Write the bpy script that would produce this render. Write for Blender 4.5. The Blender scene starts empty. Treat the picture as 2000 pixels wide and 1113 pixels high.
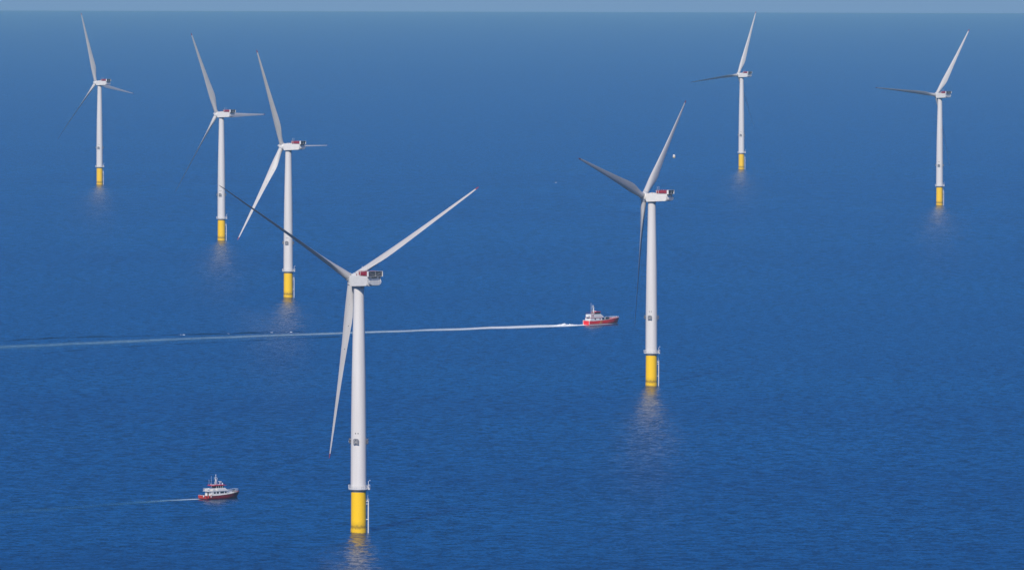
import bpy, math, random
from mathutils import Vector, Matrix, noise
R = math.radians
sc = bpy.context.scene
C = sc.collection
RE = 6.371e6                                   # the earth's radius: the sea curves away to its real horizon

# ------------------------------------------------------------------ camera
CAM_H = 255.27
cam_d = bpy.data.cameras.new('camera')
cam = bpy.data.objects.new('camera', cam_d); C.objects.link(cam)
cam_d.sensor_width = 36.0
cam_d.lens = 36.0 * 14508.6 / 2000.0
cam_d.clip_start = 5.0
cam_d.clip_end = 150000.0
pitch, roll = 0.0456734, 0.0026454
fw = Vector((0, math.cos(pitch), -math.sin(pitch))); rt = Vector((1, 0, 0)); up = rt.cross(fw)
r2 = math.cos(roll) * rt + math.sin(roll) * up; u2 = -math.sin(roll) * rt + math.cos(roll) * up
cam.matrix_world = Matrix(((r2.x, u2.x, -fw.x, 0), (r2.y, u2.y, -fw.y, 0), (r2.z, u2.z, -fw.z, CAM_H), (0, 0, 0, 1)))
sc.camera = cam

# ------------------------------------------------------------------ light
SUN_EL, SUN_AZ = R(36), R(196)                 # azimuth clockwise from +Y: behind the camera, to its left
w = bpy.data.worlds.new('World'); sc.world = w; w.use_nodes = True
nt = w.node_tree
bg = nt.nodes['Background']
sky = nt.nodes.new('ShaderNodeTexSky'); sky.sky_type = 'NISHITA'
sky.sun_disc = False; sky.sun_elevation = SUN_EL; sky.sun_rotation = SUN_AZ
sky.air_density = 1.0; sky.dust_density = 0.0; sky.ozone_density = 6.0; sky.altitude = 0
tint = nt.nodes.new('ShaderNodeMix'); tint.data_type = 'RGBA'; tint.blend_type = 'MULTIPLY'; tint.inputs[0].default_value = 1.0
gz = nt.nodes.new('ShaderNodeTexCoord'); gs = nt.nodes.new('ShaderNodeSeparateXYZ'); nt.links.new(gz.outputs['Generated'], gs.inputs[0])
gm = nt.nodes.new('ShaderNodeMapRange'); gm.inputs['From Min'].default_value = 0.01; gm.inputs['From Max'].default_value = 0.10
gc = nt.nodes.new('ShaderNodeMix'); gc.data_type = 'RGBA'
gc.inputs[6].default_value = (0.34, 0.40, 1.26, 1)     # milky air low over the sea
gc.inputs[7].default_value = (0.05, 0.57, 1.29, 1)     # a deep blue above it
nt.links.new(gs.outputs[2], gm.inputs['Value']); nt.links.new(gm.outputs[0], gc.inputs[0]); nt.links.new(gc.outputs[2], tint.inputs[7])
nt.links.new(sky.outputs[0], tint.inputs[6]); nt.links.new(tint.outputs[2], bg.inputs[0])
bg.inputs[1].default_value = 0.075
sd = bpy.data.lights.new('sun', 'SUN'); sun = bpy.data.objects.new('sun', sd); C.objects.link(sun)
sd.energy = 4.25; sd.angle = R(0.53); sd.color = (1.0, 0.93, 0.81)
sv = Vector((math.sin(SUN_AZ) * math.cos(SUN_EL), math.cos(SUN_AZ) * math.cos(SUN_EL), math.sin(SUN_EL)))
sun.rotation_euler = sv.to_track_quat('Z', 'Y').to_euler()
sun.location = (0, 0, 400)
sc.view_settings.view_transform = 'Standard'; sc.view_settings.look = 'None'
sc.view_settings.exposure = 0.0; sc.view_settings.gamma = 1.0
sc.cycles.use_denoising = True; sc.cycles.denoiser = 'OPENIMAGEDENOISE'; sc.cycles.denoising_input_passes = 'RGB_ALBEDO_NORMAL'
sc.cycles.max_bounces = 6; sc.cycles.volume_bounces = 0

# ------------------------------------------------------------------ materials
def new_mat(name):
    m = bpy.data.materials.new(name); m.use_nodes = True
    return m, m.node_tree, m.node_tree.nodes['Principled BSDF']
def paint(name, col, rough=0.45, var=0.06, scale=0.8, stretch=(1, 1, 0.15), metallic=0.0):
    m, t, b = new_mat(name)
    tc = t.nodes.new('ShaderNodeTexCoord'); mp = t.nodes.new('ShaderNodeMapping')
    mp.inputs['Scale'].default_value = stretch
    n = t.nodes.new('ShaderNodeTexNoise'); n.inputs['Scale'].default_value = scale; n.inputs['Detail'].default_value = 5
    rp = t.nodes.new('ShaderNodeValToRGB')
    rp.color_ramp.elements[0].position = 0.3; rp.color_ramp.elements[1].position = 0.7
    rp.color_ramp.elements[0].color = tuple(c * (1 - 2 * var) for c in col) + (1,)
    rp.color_ramp.elements[1].color = tuple(min(1, c * (1 + var)) for c in col) + (1,)
    t.links.new(tc.outputs['Object'], mp.inputs[0]); t.links.new(mp.outputs[0], n.inputs['Vector'])
    t.links.new(n.outputs['Fac'], rp.inputs[0]); t.links.new(rp.outputs[0], b.inputs['Base Color'])
    b.inputs['Roughness'].default_value = rough; b.inputs['Metallic'].default_value = metallic
    return m
M = {}
M['tower'] = paint('tower_paint', (0.73, 0.70, 0.665), 0.5, 0.06, 0.3, (1, 1, 0.08))
M['blade'] = paint('blade_paint', (0.56, 0.54, 0.52), 0.5, 0.05, 0.5)
M['nacelle'] = paint('nacelle_paint', (0.74, 0.72, 0.68), 0.45, 0.03, 0.5, (1, 1, 1))
M['white'] = paint('white_paint', (0.80, 0.79, 0.77), 0.45, 0.04, 1.0)
M['red'] = paint('red_paint', (0.32, 0.014, 0.035), 0.5, 0.15, 1.5)
M['tip'] = paint('tip_red', (0.32, 0.02, 0.03), 0.5, 0.1)
M['grey'] = paint('grey_steel', (0.30, 0.30, 0.31), 0.55, 0.1)
M['light_grey'] = paint('light_grey_steel', (0.55, 0.55, 0.56), 0.5, 0.08)
M['marker'] = paint('marker_grey', (0.22, 0.215, 0.23), 0.6, 0.12, 2.0)
M['dark'] = paint('dark_grey', (0.03, 0.03, 0.035), 0.6, 0.2)
M['vent'] = paint('vent_dark', (0.012, 0.012, 0.014), 0.7, 0.1)
M['mesh'] = paint('cooler_mesh', (0.075, 0.075, 0.09), 0.7, 0.25, 6.0, (1, 1, 1))
M['glass'] = paint('window_glass', (0.012, 0.016, 0.028), 0.08, 0.2)
M['hull_red'] = paint('hull_red', (0.86, 0.014, 0.018), 0.35, 0.10, 0.8, (1, 1, 1))
M['maroon'] = paint('hull_maroon', (0.27, 0.006, 0.018), 0.35, 0.14, 0.8, (1, 1, 1))
M['boat_red'] = paint('roof_red', (0.50, 0.012, 0.03), 0.4, 0.1)
M['orange'] = paint('fender_orange_red', (0.52, 0.03, 0.018), 0.5, 0.12, 2.0)
M['gold'] = paint('gold_mark', (0.62, 0.28, 0.06), 0.5, 0.1)
M['deck'] = paint('deck_grey', (0.42, 0.42, 0.40), 0.7, 0.1, 2.0, (1, 1, 1))
M['buoy'] = paint('buoy_paint', (0.78, 0.72, 0.66), 0.5, 0.08)
M['buoy_low'] = paint('buoy_base', (0.55, 0.42, 0.12), 0.5, 0.1)

def transition_mat():                            # yellow paint with a band of growth above the waterline
    m, t, b = new_mat('transition_yellow')
    N, L = t.nodes.new, t.links.new
    tc = N('ShaderNodeTexCoord'); sx = N('ShaderNodeSeparateXYZ'); L(tc.outputs['Object'], sx.inputs[0])
    n = N('ShaderNodeTexNoise'); n.inputs['Scale'].default_value = 0.9; n.inputs['Detail'].default_value = 6
    n.inputs['Roughness'].default_value = 0.7; L(tc.outputs['Object'], n.inputs['Vector'])
    # height + ragged noise
    ad = N('ShaderNodeMath'); ad.operation = 'MULTIPLY_ADD'; ad.inputs[1].default_value = 3.4; ad.inputs[2].default_value = -1.7
    L(n.outputs['Fac'], ad.inputs[0])
    hh = N('ShaderNodeMath'); hh.operation = 'ADD'; L(sx.outputs[2], hh.inputs[0]); L(ad.outputs[0], hh.inputs[1])
    mr = N('ShaderNodeValToRGB'); cr = mr.color_ramp
    for _ in range(4): cr.elements.new(0.5)
    for e, (p_, v) in zip(cr.elements, ((0.0, 1.0), (0.035, 0.15), (0.11, 0.12), (0.17, 0.95), (0.25, 0.25), (0.36, 0.0))):
        e.position = p_; e.color = (v, v, v, 1)
    dv = N('ShaderNodeMath'); dv.operation = 'DIVIDE'; dv.inputs[1].default_value = 15.0
    L(hh.outputs[0], dv.inputs[0]); L(dv.outputs[0], mr.inputs[0])
    n2 = N('ShaderNodeTexNoise'); n2.inputs['Scale'].default_value = 0.35; n2.inputs['Detail'].default_value = 4; L(tc.outputs['Object'], n2.inputs['Vector'])
    base = N('ShaderNodeMix'); base.data_type = 'RGBA'
    base.inputs[6].default_value = (0.94, 0.555, 0.001, 1); base.inputs[7].default_value = (0.97, 0.60, 0.001, 1)
    L(n2.outputs['Fac'], base.inputs[0])
    mix = N('ShaderNodeMix'); mix.data_type = 'RGBA'; mix.inputs[7].default_value = (0.16, 0.10, 0.018, 1)
    ml = N('ShaderNodeMath'); ml.operation = 'MULTIPLY'; ml.inputs[1].default_value = 0.85
    L(mr.outputs[0], ml.inputs[0]); L(ml.outputs[0], mix.inputs[0]); L(base.outputs[2], mix.inputs[6])
    L(mix.outputs[2], b.inputs['Base Color']); b.inputs['Roughness'].default_value = 0.5; b.inputs['Specular IOR Level'].default_value = 0.2
    return m
M['yellow'] = transition_mat()

def sea_mat():
    m, t, b = new_mat('sea_water')
    N, L = t.nodes.new, t.links.new
    tc = N('ShaderNodeTexCoord')
    def noise_vec(scale, sxyz, det, rough=0.6, off=(0, 0, 0), rz=0):
        mp = N('ShaderNodeMapping'); mp.inputs['Scale'].default_value = sxyz; mp.inputs['Location'].default_value = off
        mp.inputs['Rotation'].default_value = (0, 0, rz)
        n = N('ShaderNodeTexNoise'); n.inputs['Scale'].default_value = scale; n.inputs['Detail'].default_value = det
        n.inputs['Roughness'].default_value = rough
        L(tc.outputs['Object'], mp.inputs[0]); L(mp.outputs[0], n.inputs['Vector'])
        return n
    def vmath(op, a, b_=None, s=None):
        v = N('ShaderNodeVectorMath'); v.operation = op
        L(a, v.inputs[0])
        if b_ is not None:
            if isinstance(b_, tuple): v.inputs[1].default_value = b_
            else: L(b_, v.inputs[1])
        if s is not None:
            if isinstance(s, float): v.inputs['Scale'].default_value = s
            else: L(s, v.inputs['Scale'])
        return v.outputs[0]
    # slopes of wind waves at three sizes, added to the up vector
    big = noise_vec(0.02, (0.8, 1.0, 1), 3.0, 0.55, (7, 3, 0), R(20))
    mid = noise_vec(0.2, (0.7, 0.9, 1), 4.0, 0.62, (0, 0, 0), R(-8))
    sml = noise_vec(0.7, (0.8, 1.0, 1), 2.0, 0.6, (31, 11, 0), R(12))
    # calmer and rougher patches, hundreds of metres across
    patch = noise_vec(0.0016, (0.6, 1.3, 1), 5.0, 0.6, (3, 5, 0), R(15))
    pr = N('ShaderNodeMapRange'); pr.inputs['From Min'].default_value = 0.3; pr.inputs['From Max'].default_value = 0.7
    pr.inputs['To Min'].default_value = 0.5; pr.inputs['To Max'].default_value = 1.3
    L(patch.outputs['Fac'], pr.inputs['Value'])
    def slope(n, amp):
        v = vmath('SUBTRACT', n.outputs['Color'], (0.5, 0.5, 0.5))
        return vmath('MULTIPLY', v, (amp, amp, 0.0))
    s = vmath('ADD', slope(big, SEA['big']), slope(mid, SEA['mid']))
    s = vmath('ADD', s, slope(sml, SEA['sml']))
    s = vmath('SCALE', s, None, pr.outputs[0])
    geo = N('ShaderNodeNewGeometry')
    s = vmath('ADD', s, SEA['lean'])                 # tilt to -Y added to every normal so the water mirrors higher, bluer sky
    # far sides of the waves are hidden behind their crests: clip the slopes that lean to +Y
    sp = N('ShaderNodeSeparateXYZ'); L(s, sp.inputs[0])
    mn = N('ShaderNodeMath'); mn.operation = 'SMOOTH_MIN'; mn.inputs[1].default_value = -0.045; mn.inputs[2].default_value = 0.05; L(sp.outputs[1], mn.inputs[0])
    cb_ = N('ShaderNodeCombineXYZ'); L(sp.outputs[0], cb_.inputs[0]); L(mn.outputs[0], cb_.inputs[1])
    s = cb_.outputs[0]
    nn = vmath('NORMALIZE', vmath('ADD', geo.outputs['True Normal'], s))
    L(nn, b.inputs['Normal'])
    col = N('ShaderNodeMix'); col.data_type = 'RGBA'
    col.inputs[6].default_value = SEA['c0']; col.inputs[7].default_value = SEA['c1']
    c2 = N('ShaderNodeMapRange'); c2.inputs['From Min'].default_value = 0.36; c2.inputs['From Max'].default_value = 0.64
    L(mid.outputs['Fac'], c2.inputs['Value'])
    cm = N('ShaderNodeMath'); cm.operation = 'MULTIPLY_ADD'; cm.inputs[1].default_value = 0.5
    pm = N('ShaderNodeMapRange'); pm.inputs['From Min'].default_value = 0.32; pm.inputs['From Max'].default_value = 0.68
    L(patch.outputs['Fac'], pm.inputs['Value']); L(pm.outputs[0], cm.inputs[2]); L(c2.outputs[0], cm.inputs[0])
    c3 = N('ShaderNodeMath'); c3.operation = 'SUBTRACT'; c3.inputs[1].default_value = 0.25; L(cm.outputs[0], c3.inputs[0])
    L(c3.outputs[0], col.inputs[0]); L(col.outputs[2], b.inputs['Base Color'])
    b.inputs['Roughness'].default_value = SEA['rough']; b.inputs['IOR'].default_value = 1.33
    b.inputs['Specular IOR Level'].default_value = SEA['spec']; b.inputs['Specular Tint'].default_value = (1.0, 0.76, 0.44, 1)
    return m
SEA = dict(lean=(0.01, -0.085, 0.0), big=0.05, mid=0.70, sml=0.75, rough=0.19, spec=0.48, c0=(0.0003, 0.009, 0.042, 1), c1=(0.0008, 0.032, 0.098, 1))
M['sea'] = sea_mat()

def foam_mat(name, dens, scale, edge=True):
    """foam broken up by noise; UV.x runs across the wake (0..1), UV.y is its density"""
    m, t, b = new_mat(name)
    N, L = t.nodes.new, t.links.new
    b.inputs['Base Color'].default_value = (0.72, 0.78, 0.80, 1); b.inputs['Roughness'].default_value = 0.8
    tr = N('ShaderNodeBsdfTransparent'); mx = N('ShaderNodeMixShader')
    uv = N('ShaderNodeUVMap'); sx = N('ShaderNodeSeparateXYZ'); L(uv.outputs[0], sx.inputs[0])
    tc = N('ShaderNodeTexCoord'); n = N('ShaderNodeTexNoise'); n.inputs['Scale'].default_value = scale
    n.inputs['Detail'].default_value = 5; n.inputs['Roughness'].default_value = 0.65
    mp = N('ShaderNodeMapping'); mp.inputs['Rotation'].default_value = (0, 0, R(-40)); mp.inputs['Scale'].default_value = (0.5, 1.6, 1)
    L(tc.outputs['Object'], mp.inputs[0]); L(mp.outputs[0], n.inputs['Vector'])
    # across profile 1-(2u-1)^2
    a = N('ShaderNodeMath'); a.operation = 'MULTIPLY_ADD'; a.inputs[1].default_value = 2; a.inputs[2].default_value = -1; L(sx.outputs[0], a.inputs[0])
    a2 = N('ShaderNodeMath'); a2.operation = 'POWER'; a2.inputs[1].default_value = 2; L(a.outputs[0], a2.inputs[0])
    a3 = N('ShaderNodeMath'); a3.operation = 'SUBTRACT'; a3.inputs[0].default_value = 1; L(a2.outputs[0], a3.inputs[1])
    d = N('ShaderNodeMath'); d.operation = 'MULTIPLY'; L(a3.outputs[0], d.inputs[0]); L(sx.outputs[1], d.inputs[1])
    n2 = N('ShaderNodeMath'); n2.operation = 'MULTIPLY_ADD'; n2.inputs[1].default_value = 2.6; n2.inputs[2].default_value = -1.3 + dens; L(n.outputs['Fac'], n2.inputs[0])
    f = N('ShaderNodeMath'); f.operation = 'MULTIPLY'; f.use_clamp = True
    f2 = N('ShaderNodeMath'); f2.operation = 'ADD'; f2.use_clamp = True
    s = N('ShaderNodeMath'); s.operation = 'MULTIPLY'; s.inputs[1].default_value = 1.3; L(d.outputs[0], s.inputs[0])
    L(n2.outputs[0], f2.inputs[0]); L(d.outputs[0], f2.inputs[1])
    L(f2.outputs[0], f.inputs[0]); L(s.outputs[0], f.inputs[1])
    fc = N('ShaderNodeMix'); fc.data_type = 'RGBA'; fc.inputs[6].default_value = (0.10, 0.36, 0.55, 1); fc.inputs[7].default_value = (0.78, 0.82, 0.82, 1)
    fr = N('ShaderNodeMapRange'); fr.inputs['From Min'].default_value = 0.35; fr.inputs['From Max'].default_value = 0.95
    L(sx.outputs[1], fr.inputs['Value']); L(fr.outputs[0], fc.inputs[0]); L(fc.outputs[2], b.inputs['Base Color'])
    L(f.outputs[0], mx.inputs[0]); L(tr.outputs[0], mx.inputs[1]); L(b.outputs[0], mx.inputs[2])
    L(mx.outputs[0], t.nodes['Material Output'].inputs['Surface'])
    return m
M['foam'] = foam_mat('wake_foam', 0.15, 0.35)

# ------------------------------------------------------------------ mesh helpers
class MB:
    def __init__(s): s.v = []; s.f = []; s.sm = []
    def add(s, vs, fs, smooth=False):
        o = len(s.v); s.v += [Vector(v) for v in vs]; s.f += [tuple(i + o for i in f) for f in fs]; s.sm += [smooth] * len(fs); return s
    def box(s, x0, x1, y0, y1, z0, z1):
        return s.add([(x0,y0,z0),(x1,y0,z0),(x1,y1,z0),(x0,y1,z0),(x0,y0,z1),(x1,y0,z1),(x1,y1,z1),(x0,y1,z1)],
                     [(0,3,2,1),(4,5,6,7),(0,1,5,4),(1,2,6,5),(2,3,7,6),(3,0,4,7)])
    def tube(s, a, b, r0, r1=None, n=10, caps=True):
        a, b = Vector(a), Vector(b); r1 = r0 if r1 is None else r1
        d = (b - a).normalized(); x = d.orthogonal().normalized(); y = d.cross(x)
        vs = [a + (x * math.cos(t) + y * math.sin(t)) * r0 for t in [2*math.pi*i/n for i in range(n)]]
        vs += [b + (x * math.cos(t) + y * math.sin(t)) * r1 for t in [2*math.pi*i/n for i in range(n)]]
        s.add(vs, [(i, (i+1) % n, n + (i+1) % n, n + i) for i in range(n)], True)
        if caps: s.add(vs, [tuple(range(n))[::-1], tuple(range(n, 2*n))])
        return s
    def lathe(s, prof, n=48, c=(0,0,0), smooth=True, cap=True):      # profile of (radius, z) about z
        c = Vector(c); vs = [c + Vector((r*math.cos(2*math.pi*i/n), r*math.sin(2*math.pi*i/n), z)) for r, z in prof for i in range(n)]
        fs = [(k*n+i, k*n+(i+1) % n, (k+1)*n+(i+1) % n, (k+1)*n+i) for k in range(len(prof)-1) for i in range(n)]
        s.add(vs, fs, smooth)
        if cap:
            s.add(vs[:n], [tuple(range(n))[::-1]]); s.add(vs[-n:], [tuple(range(n))])
        return s
    def loft(s, rings, smooth=True, caps=True, closed=True):
        n = len(rings[0]); vs = [v for r in rings for v in r]
        m = n if closed else n - 1
        fs = [(k*n+i, k*n+(i+1) % n, (k+1)*n+(i+1) % n, (k+1)*n+i) for k in range(len(rings)-1) for i in range(m)]
        s.add(vs, fs, smooth)
        if caps: s.add(rings[0], [tuple(range(n))[::-1]]); s.add(rings[-1], [tuple(range(n))])
        return s
    def prism(s, poly, y0, y1, inset=0.0):                 # polygon of (x, z) extruded along y
        n = len(poly); vs = [(x, y0, z) for x, z in poly] + [(x, y1, z) for x, z in poly]
        return s.add(vs, [(i, (i+1) % n, n+(i+1) % n, n+i) for i in range(n)] + [tuple(range(n))[::-1], tuple(range(n, 2*n))])
    def mesh(s, name, mat, bevel=0, auto=None):
        me = bpy.data.meshes.new(name); me.from_pydata([tuple(v) for v in s.v], [], s.f); me.update()
        me.polygons.foreach_set('use_smooth', s.sm); me.materials.append(mat)
        import bmesh
        bm = bmesh.new(); bm.from_mesh(me); bmesh.ops.recalc_face_normals(bm, faces=bm.faces[:])
        if bevel:
            bmesh.ops.remove_doubles(bm, verts=bm.verts, dist=1e-4)
            bmesh.ops.bevel(bm, geom=[e for e in bm.edges if len(e.link_faces) == 2 and e.calc_face_angle(0) > 0.5], offset=bevel, segments=2, affect='EDGES', profile=0.5)
        bm.to_mesh(me); bm.free()
        return me
def link(name, me, parent=None, loc=(0,0,0), rot=(0,0,0), mat=None):
    o = bpy.data.objects.new(name, me); C.objects.link(o); o.parent = parent
    if mat is not None: o.matrix_local = mat
    else: o.location = loc; o.rotation_euler = rot
    return o
def tag(o, **k):
    for a, b in k.items(): o[a] = b
    return o
def sea_z(x, y): return -(x*x + y*y) / (2 * RE)

# ------------------------------------------------------------------ sea, out past its horizon
def build_sea():
    rs = [0]; r = 60.0
    while r < 65500: rs.append(r); r += min(max(55, r * 0.028), 420)
    rs.append(65500); n = 420; vs = []; fs = []
    for r in rs[1:]:
        for i in range(n):
            a = 2*math.pi*i/n; vs.append((r*math.cos(a), r*math.sin(a), -r*r/(2*RE)))
    for k in range(len(rs)-2):
        for i in range(n): fs.append((k*n+i, k*n+(i+1) % n, (k+1)*n+(i+1) % n, (k+1)*n+i))
    vs.append((0, 0, 0)); c = len(vs)-1
    for i in range(n): fs.append((c, i, (i+1) % n))
    me = bpy.data.meshes.new('sea'); me.from_pydata(vs, [], fs); me.polygons.foreach_set('use_smooth', [True]*len(fs)); me.materials.append(M['sea']); me.update()
    return tag(link('sea', me), kind='structure')
build_sea()

# ------------------------------------------------------------------ wind turbine parts (shared meshes)
HUB = 110.0; OVER = 5.2; RB = 80.5; CONE = math.asin(6.8/80.5); TILT = R(5.7)
ME = {}
# tower: slightly tapered, with the thin weld rings where its sections meet
prof = [(3.46, 19.6), (3.40, 40.0), (3.08, 68.0), (2.25, 106.6)]
ME['seam'] = MB().lathe([(3.38, 39.98), (3.425, 40.0), (3.425, 40.16), (3.38, 40.18)], 56, cap=False).mesh('flange_seam', M['tower'])
ME['seam2'] = MB().lathe([(3.06, 67.98), (3.11, 68.0), (3.11, 68.16), (3.06, 68.18)], 56, cap=False).mesh('flange_seam', M['tower'])
ME['tower'] = MB().lathe(prof, 56).mesh('tower', M['tower'])
ME['yaw_bearing'] = MB().lathe([(2.2, 106.6), (2.35, 106.62), (2.35, 107.9)], 40).mesh('yaw_bearing', M['light_grey'])
ME['tp'] = MB().lathe([(3.42, -6.0), (3.42, 1.5), (3.30, 3.2), (3.25, 17.9)], 56).mesh('transition_piece', M['yellow'])
ME['flange'] = MB().lathe([(3.25, 17.9), (3.36, 17.92), (3.36, 18.35), (3.22, 18.4), (3.22, 18.85)], 56).mesh('flange_ring', M['grey'])
# working platform: deck disc with toe edge, railing, davit crane
b = MB().lathe([(3.2, 18.85), (4.25, 18.9), (4.4, 19.0), (4.4, 19.55), (3.3, 19.6)], 48)
b.box(3.4, 5.0, -1.5, 1.5, 18.98, 19.54)
ME['deck'] = b.mesh('work_platform', M['light_grey'])
b = MB()
for i in range(28):
    a = 2*math.pi*i/28
    b.tube((4.33*math.cos(a), 4.33*math.sin(a), 19.5), (4.45*math.cos(a), 4.45*math.sin(a), 21.0), 0.055, n=5)
for z, r in ((20.3, 4.4), (21.0, 4.45)):
    for i in range(36):
        a, c = 2*math.pi*i/36, 2*math.pi*(i+1)/36
        b.tube((r*math.cos(a), r*math.sin(a), z), (r*math.cos(c), r*math.sin(c), z), 0.05, n=5, caps=False)
for y in (-1.45, 1.45):
    b.tube((4.9, y, 19.5), (4.95, y, 21.0), 0.06, n=5); b.tube((4.3, y, 21.0), (4.95, y, 21.0), 0.05, n=5)
b.tube((4.95, -1.45, 21.0), (4.95, 1.45, 21.0), 0.05, n=5)
ME['railing'] = b.mesh('railing', M['white'])
b = MB().tube((4.4, -0.7, 19.5), (4.4, -0.7, 22.6), 0.11, n=8).tube((4.4, -0.7, 22.5), (5.2, -0.9, 23.3), 0.08, n=6).tube((5.2, -0.9, 23.3), (5.2, -0.9, 22.6), 0.03, n=5)
b.box(4.2, 4.6, -0.95, -0.45, 19.6, 20.3)
ME['davit'] = b.mesh('davit_crane', M['white'])
b = MB().box(3.75, 4.3, 0.6, 1.5, 19.6, 20.7)
ME['locker'] = b.mesh('equipment_locker', M['light_grey'])
# boat landing: two fender pipes, a ladder between, stand-off brackets, rest platform
b = MB()
for y in (-0.85, 0.85):
    b.tube((4.3, y, -3.0), (4.3, y, 13.4), 0.17, n=10)
    b.tube((4.3, y, 13.4), (3.9, y, 14.3), 0.15, n=8)
    for z in (5.9, 12.7): b.tube((3.2, y*0.8, z), (4.3, y, z), 0.11, n=8)
b.tube((4.3, -0.85, 13.4), (4.3, 0.85, 13.4), 0.12, n=6)
ME['fender'] = b.mesh('fender_frame', M['white'])
b = MB()
for y in (-0.25, 0.25): b.tube((4.05, y, -2.0), (4.05, y, 18.9), 0.045, n=5)
for k in range(60): b.tube((4.05, -0.25, -1.2 + k*0.33), (4.05, 0.25, -1.2 + k*0.33), 0.025, n=4)
ME['ladder'] = b.mesh('ladder', M['white'])
b = MB().box(3.3, 4.5, -1.0, 1.0, 13.7, 13.85)
for x, y in ((4.45, -0.95), (4.45, 0.95), (3.6, -0.95), (3.6, 0.95)): b.tube((x, y, 13.8), (x, y, 14.9), 0.04, n=5)
for z in (14.35, 14.9): b.tube((4.45, -0.95, z), (4.45, 0.95, z), 0.04, n=5); b.tube((3.6, -0.95, z), (4.45, -0.95, z), 0.04, n=5)
ME['rest'] = b.mesh('rest_platform', M['white'])
b = MB().tube((3.42, 0, -3), (3.42, 0, 17.8), 0.14, n=8)
ME['jtube'] = b.mesh('cable_tube', M['yellow'])
# marker boards standing off the tower, folded along the middle, foot shaped like the chevron of shadow below them; two vents above
def marker_board():
    m = MB(); t = 0.06
    for s in (-1, 1):
        out = [(0, 0.0, 1.15), (s*0.7, 0.28, 1.15), (s*1.2, 0.42, 0.85), (s*1.2, 0.42, -1.45), (0, 0.0, -1.05)]
        vs = [(x, -y_*-1 if False else y_, z) for x, y_, z in out] + [(x, y_ + t, z) for x, y_, z in out]
        n = 5
        m.add(vs, [(i, (i+1) % n, n+(i+1) % n, n+i) for i in range(n)] + [tuple(range(n)), tuple(range(n, 2*n))[::-1]])
    return m
ME['board'] = marker_board().mesh('marker_board', M['marker'])
ME['board_mark'] = MB().prism([(-0.20, -0.75), (-0.20, 0.35), (-0.02, 0.75), (0.14, 0.85), (0.02, 0.45), (-0.05, -0.1), (-0.05, -0.75)], -0.06, 0.0).mesh('board_mark', M['dark'])
ME['board_light'] = MB().box(0.02, 0.2, -0.05, 0.02, -0.55, 0.1).mesh('marker_lamp', M['white'])
b = MB().box(-0.65, 0.65, 0.16, 0.24, -0.66, -0.56).box(-0.65, 0.65, 0.16, 0.24, 0.56, 0.66)
for x in (-0.6, 0.6):
    for z in (-0.6, 0.6): b.tube((x, 0.2, z), (x, 1.3, z), 0.05, n=5)
b.box(-0.05, 0.05, 0.16, 0.24, -0.56, 0.56)
ME['bracket'] = b.mesh('bracket', M['light_grey'])
ME['vent'] = MB().tube((0, -0.03, 0), (0, 0.5, 0), 0.24, n=16).mesh('vent_hole', M['vent'])

# nacelle in its own frame: +x points upwind to the rotor, y to the side, z up, origin on the tower axis at hub height
def nac_ring(u, top, bot, half, chamf_t, chamf_b, seg=5):
    pts = []
    def arc(cy, cz, r, a0, a1):
        for i in range(seg+1):
            a = a0 + (a1-a0)*i/seg; pts.append(Vector((u, cy + r*math.cos(a), cz + r*math.sin(a))))
    arc(half-chamf_t, top-chamf_t, chamf_t, 0, math.pi/2)
    arc(-half+chamf_t, top-chamf_t, chamf_t, math.pi/2, math.pi)
    arc(-half+chamf_b, bot+chamf_b, chamf_b, math.pi, 1.5*math.pi)
    arc(half-chamf_b, bot+chamf_b, chamf_b, 1.5*math.pi, 2*math.pi)
    return pts
TOPZ, BOTZ, HW = 2.35, -2.45, 3.45
m = MB().loft([nac_ring(2.6, TOPZ-0.5, BOTZ+0.5, HW-0.5, 0.9, 1.2), nac_ring(2.2, TOPZ-0.1, BOTZ+0.1, HW-0.1, 0.75, 1.1), nac_ring(-0.5, TOPZ, BOTZ, HW-0.05, 0.6, 1.1),
               nac_ring(-10.6, TOPZ, BOTZ+0.55, HW-0.05, 0.5, 1.1), nac_ring(-11.0, TOPZ, BOTZ+0.6, HW-0.1, 0.5, 1.1)])
ME['nacelle'] = m.mesh('nacelle', M['nacelle'])
# flat side covers with rounded corners
def side_panel(s):
    pts = []
    def corner(cx, cz, r, a0):
        for i in range(6):
            a = a0 + math.pi/2*i/5; pts.append((cx + r*math.cos(a), cz + r*math.sin(a)))
    corner(2.15-0.5, TOPZ-0.1-0.5, 0.5, 0)
    pts += [(-11.35, TOPZ-0.12), (-11.6, TOPZ-0.3)]
    corner(-10.7+0.5, BOTZ+0.65+0.5, 0.5, math.pi)
    corner(2.15-0.8, BOTZ+0.05+0.8, 0.8, 1.5*math.pi)
    y0, y1 = (HW-0.1, HW+0.12) if s > 0 else (-HW-0.12, -HW+0.1)
    return MB().prism(pts, y0, y1)
ME['panelL'] = side_panel(1).mesh('side_panel', M['nacelle'], bevel=0.06)
ME['panelR'] = side_panel(-1).mesh('side_panel', M['nacelle'], bevel=0.06)
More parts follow.
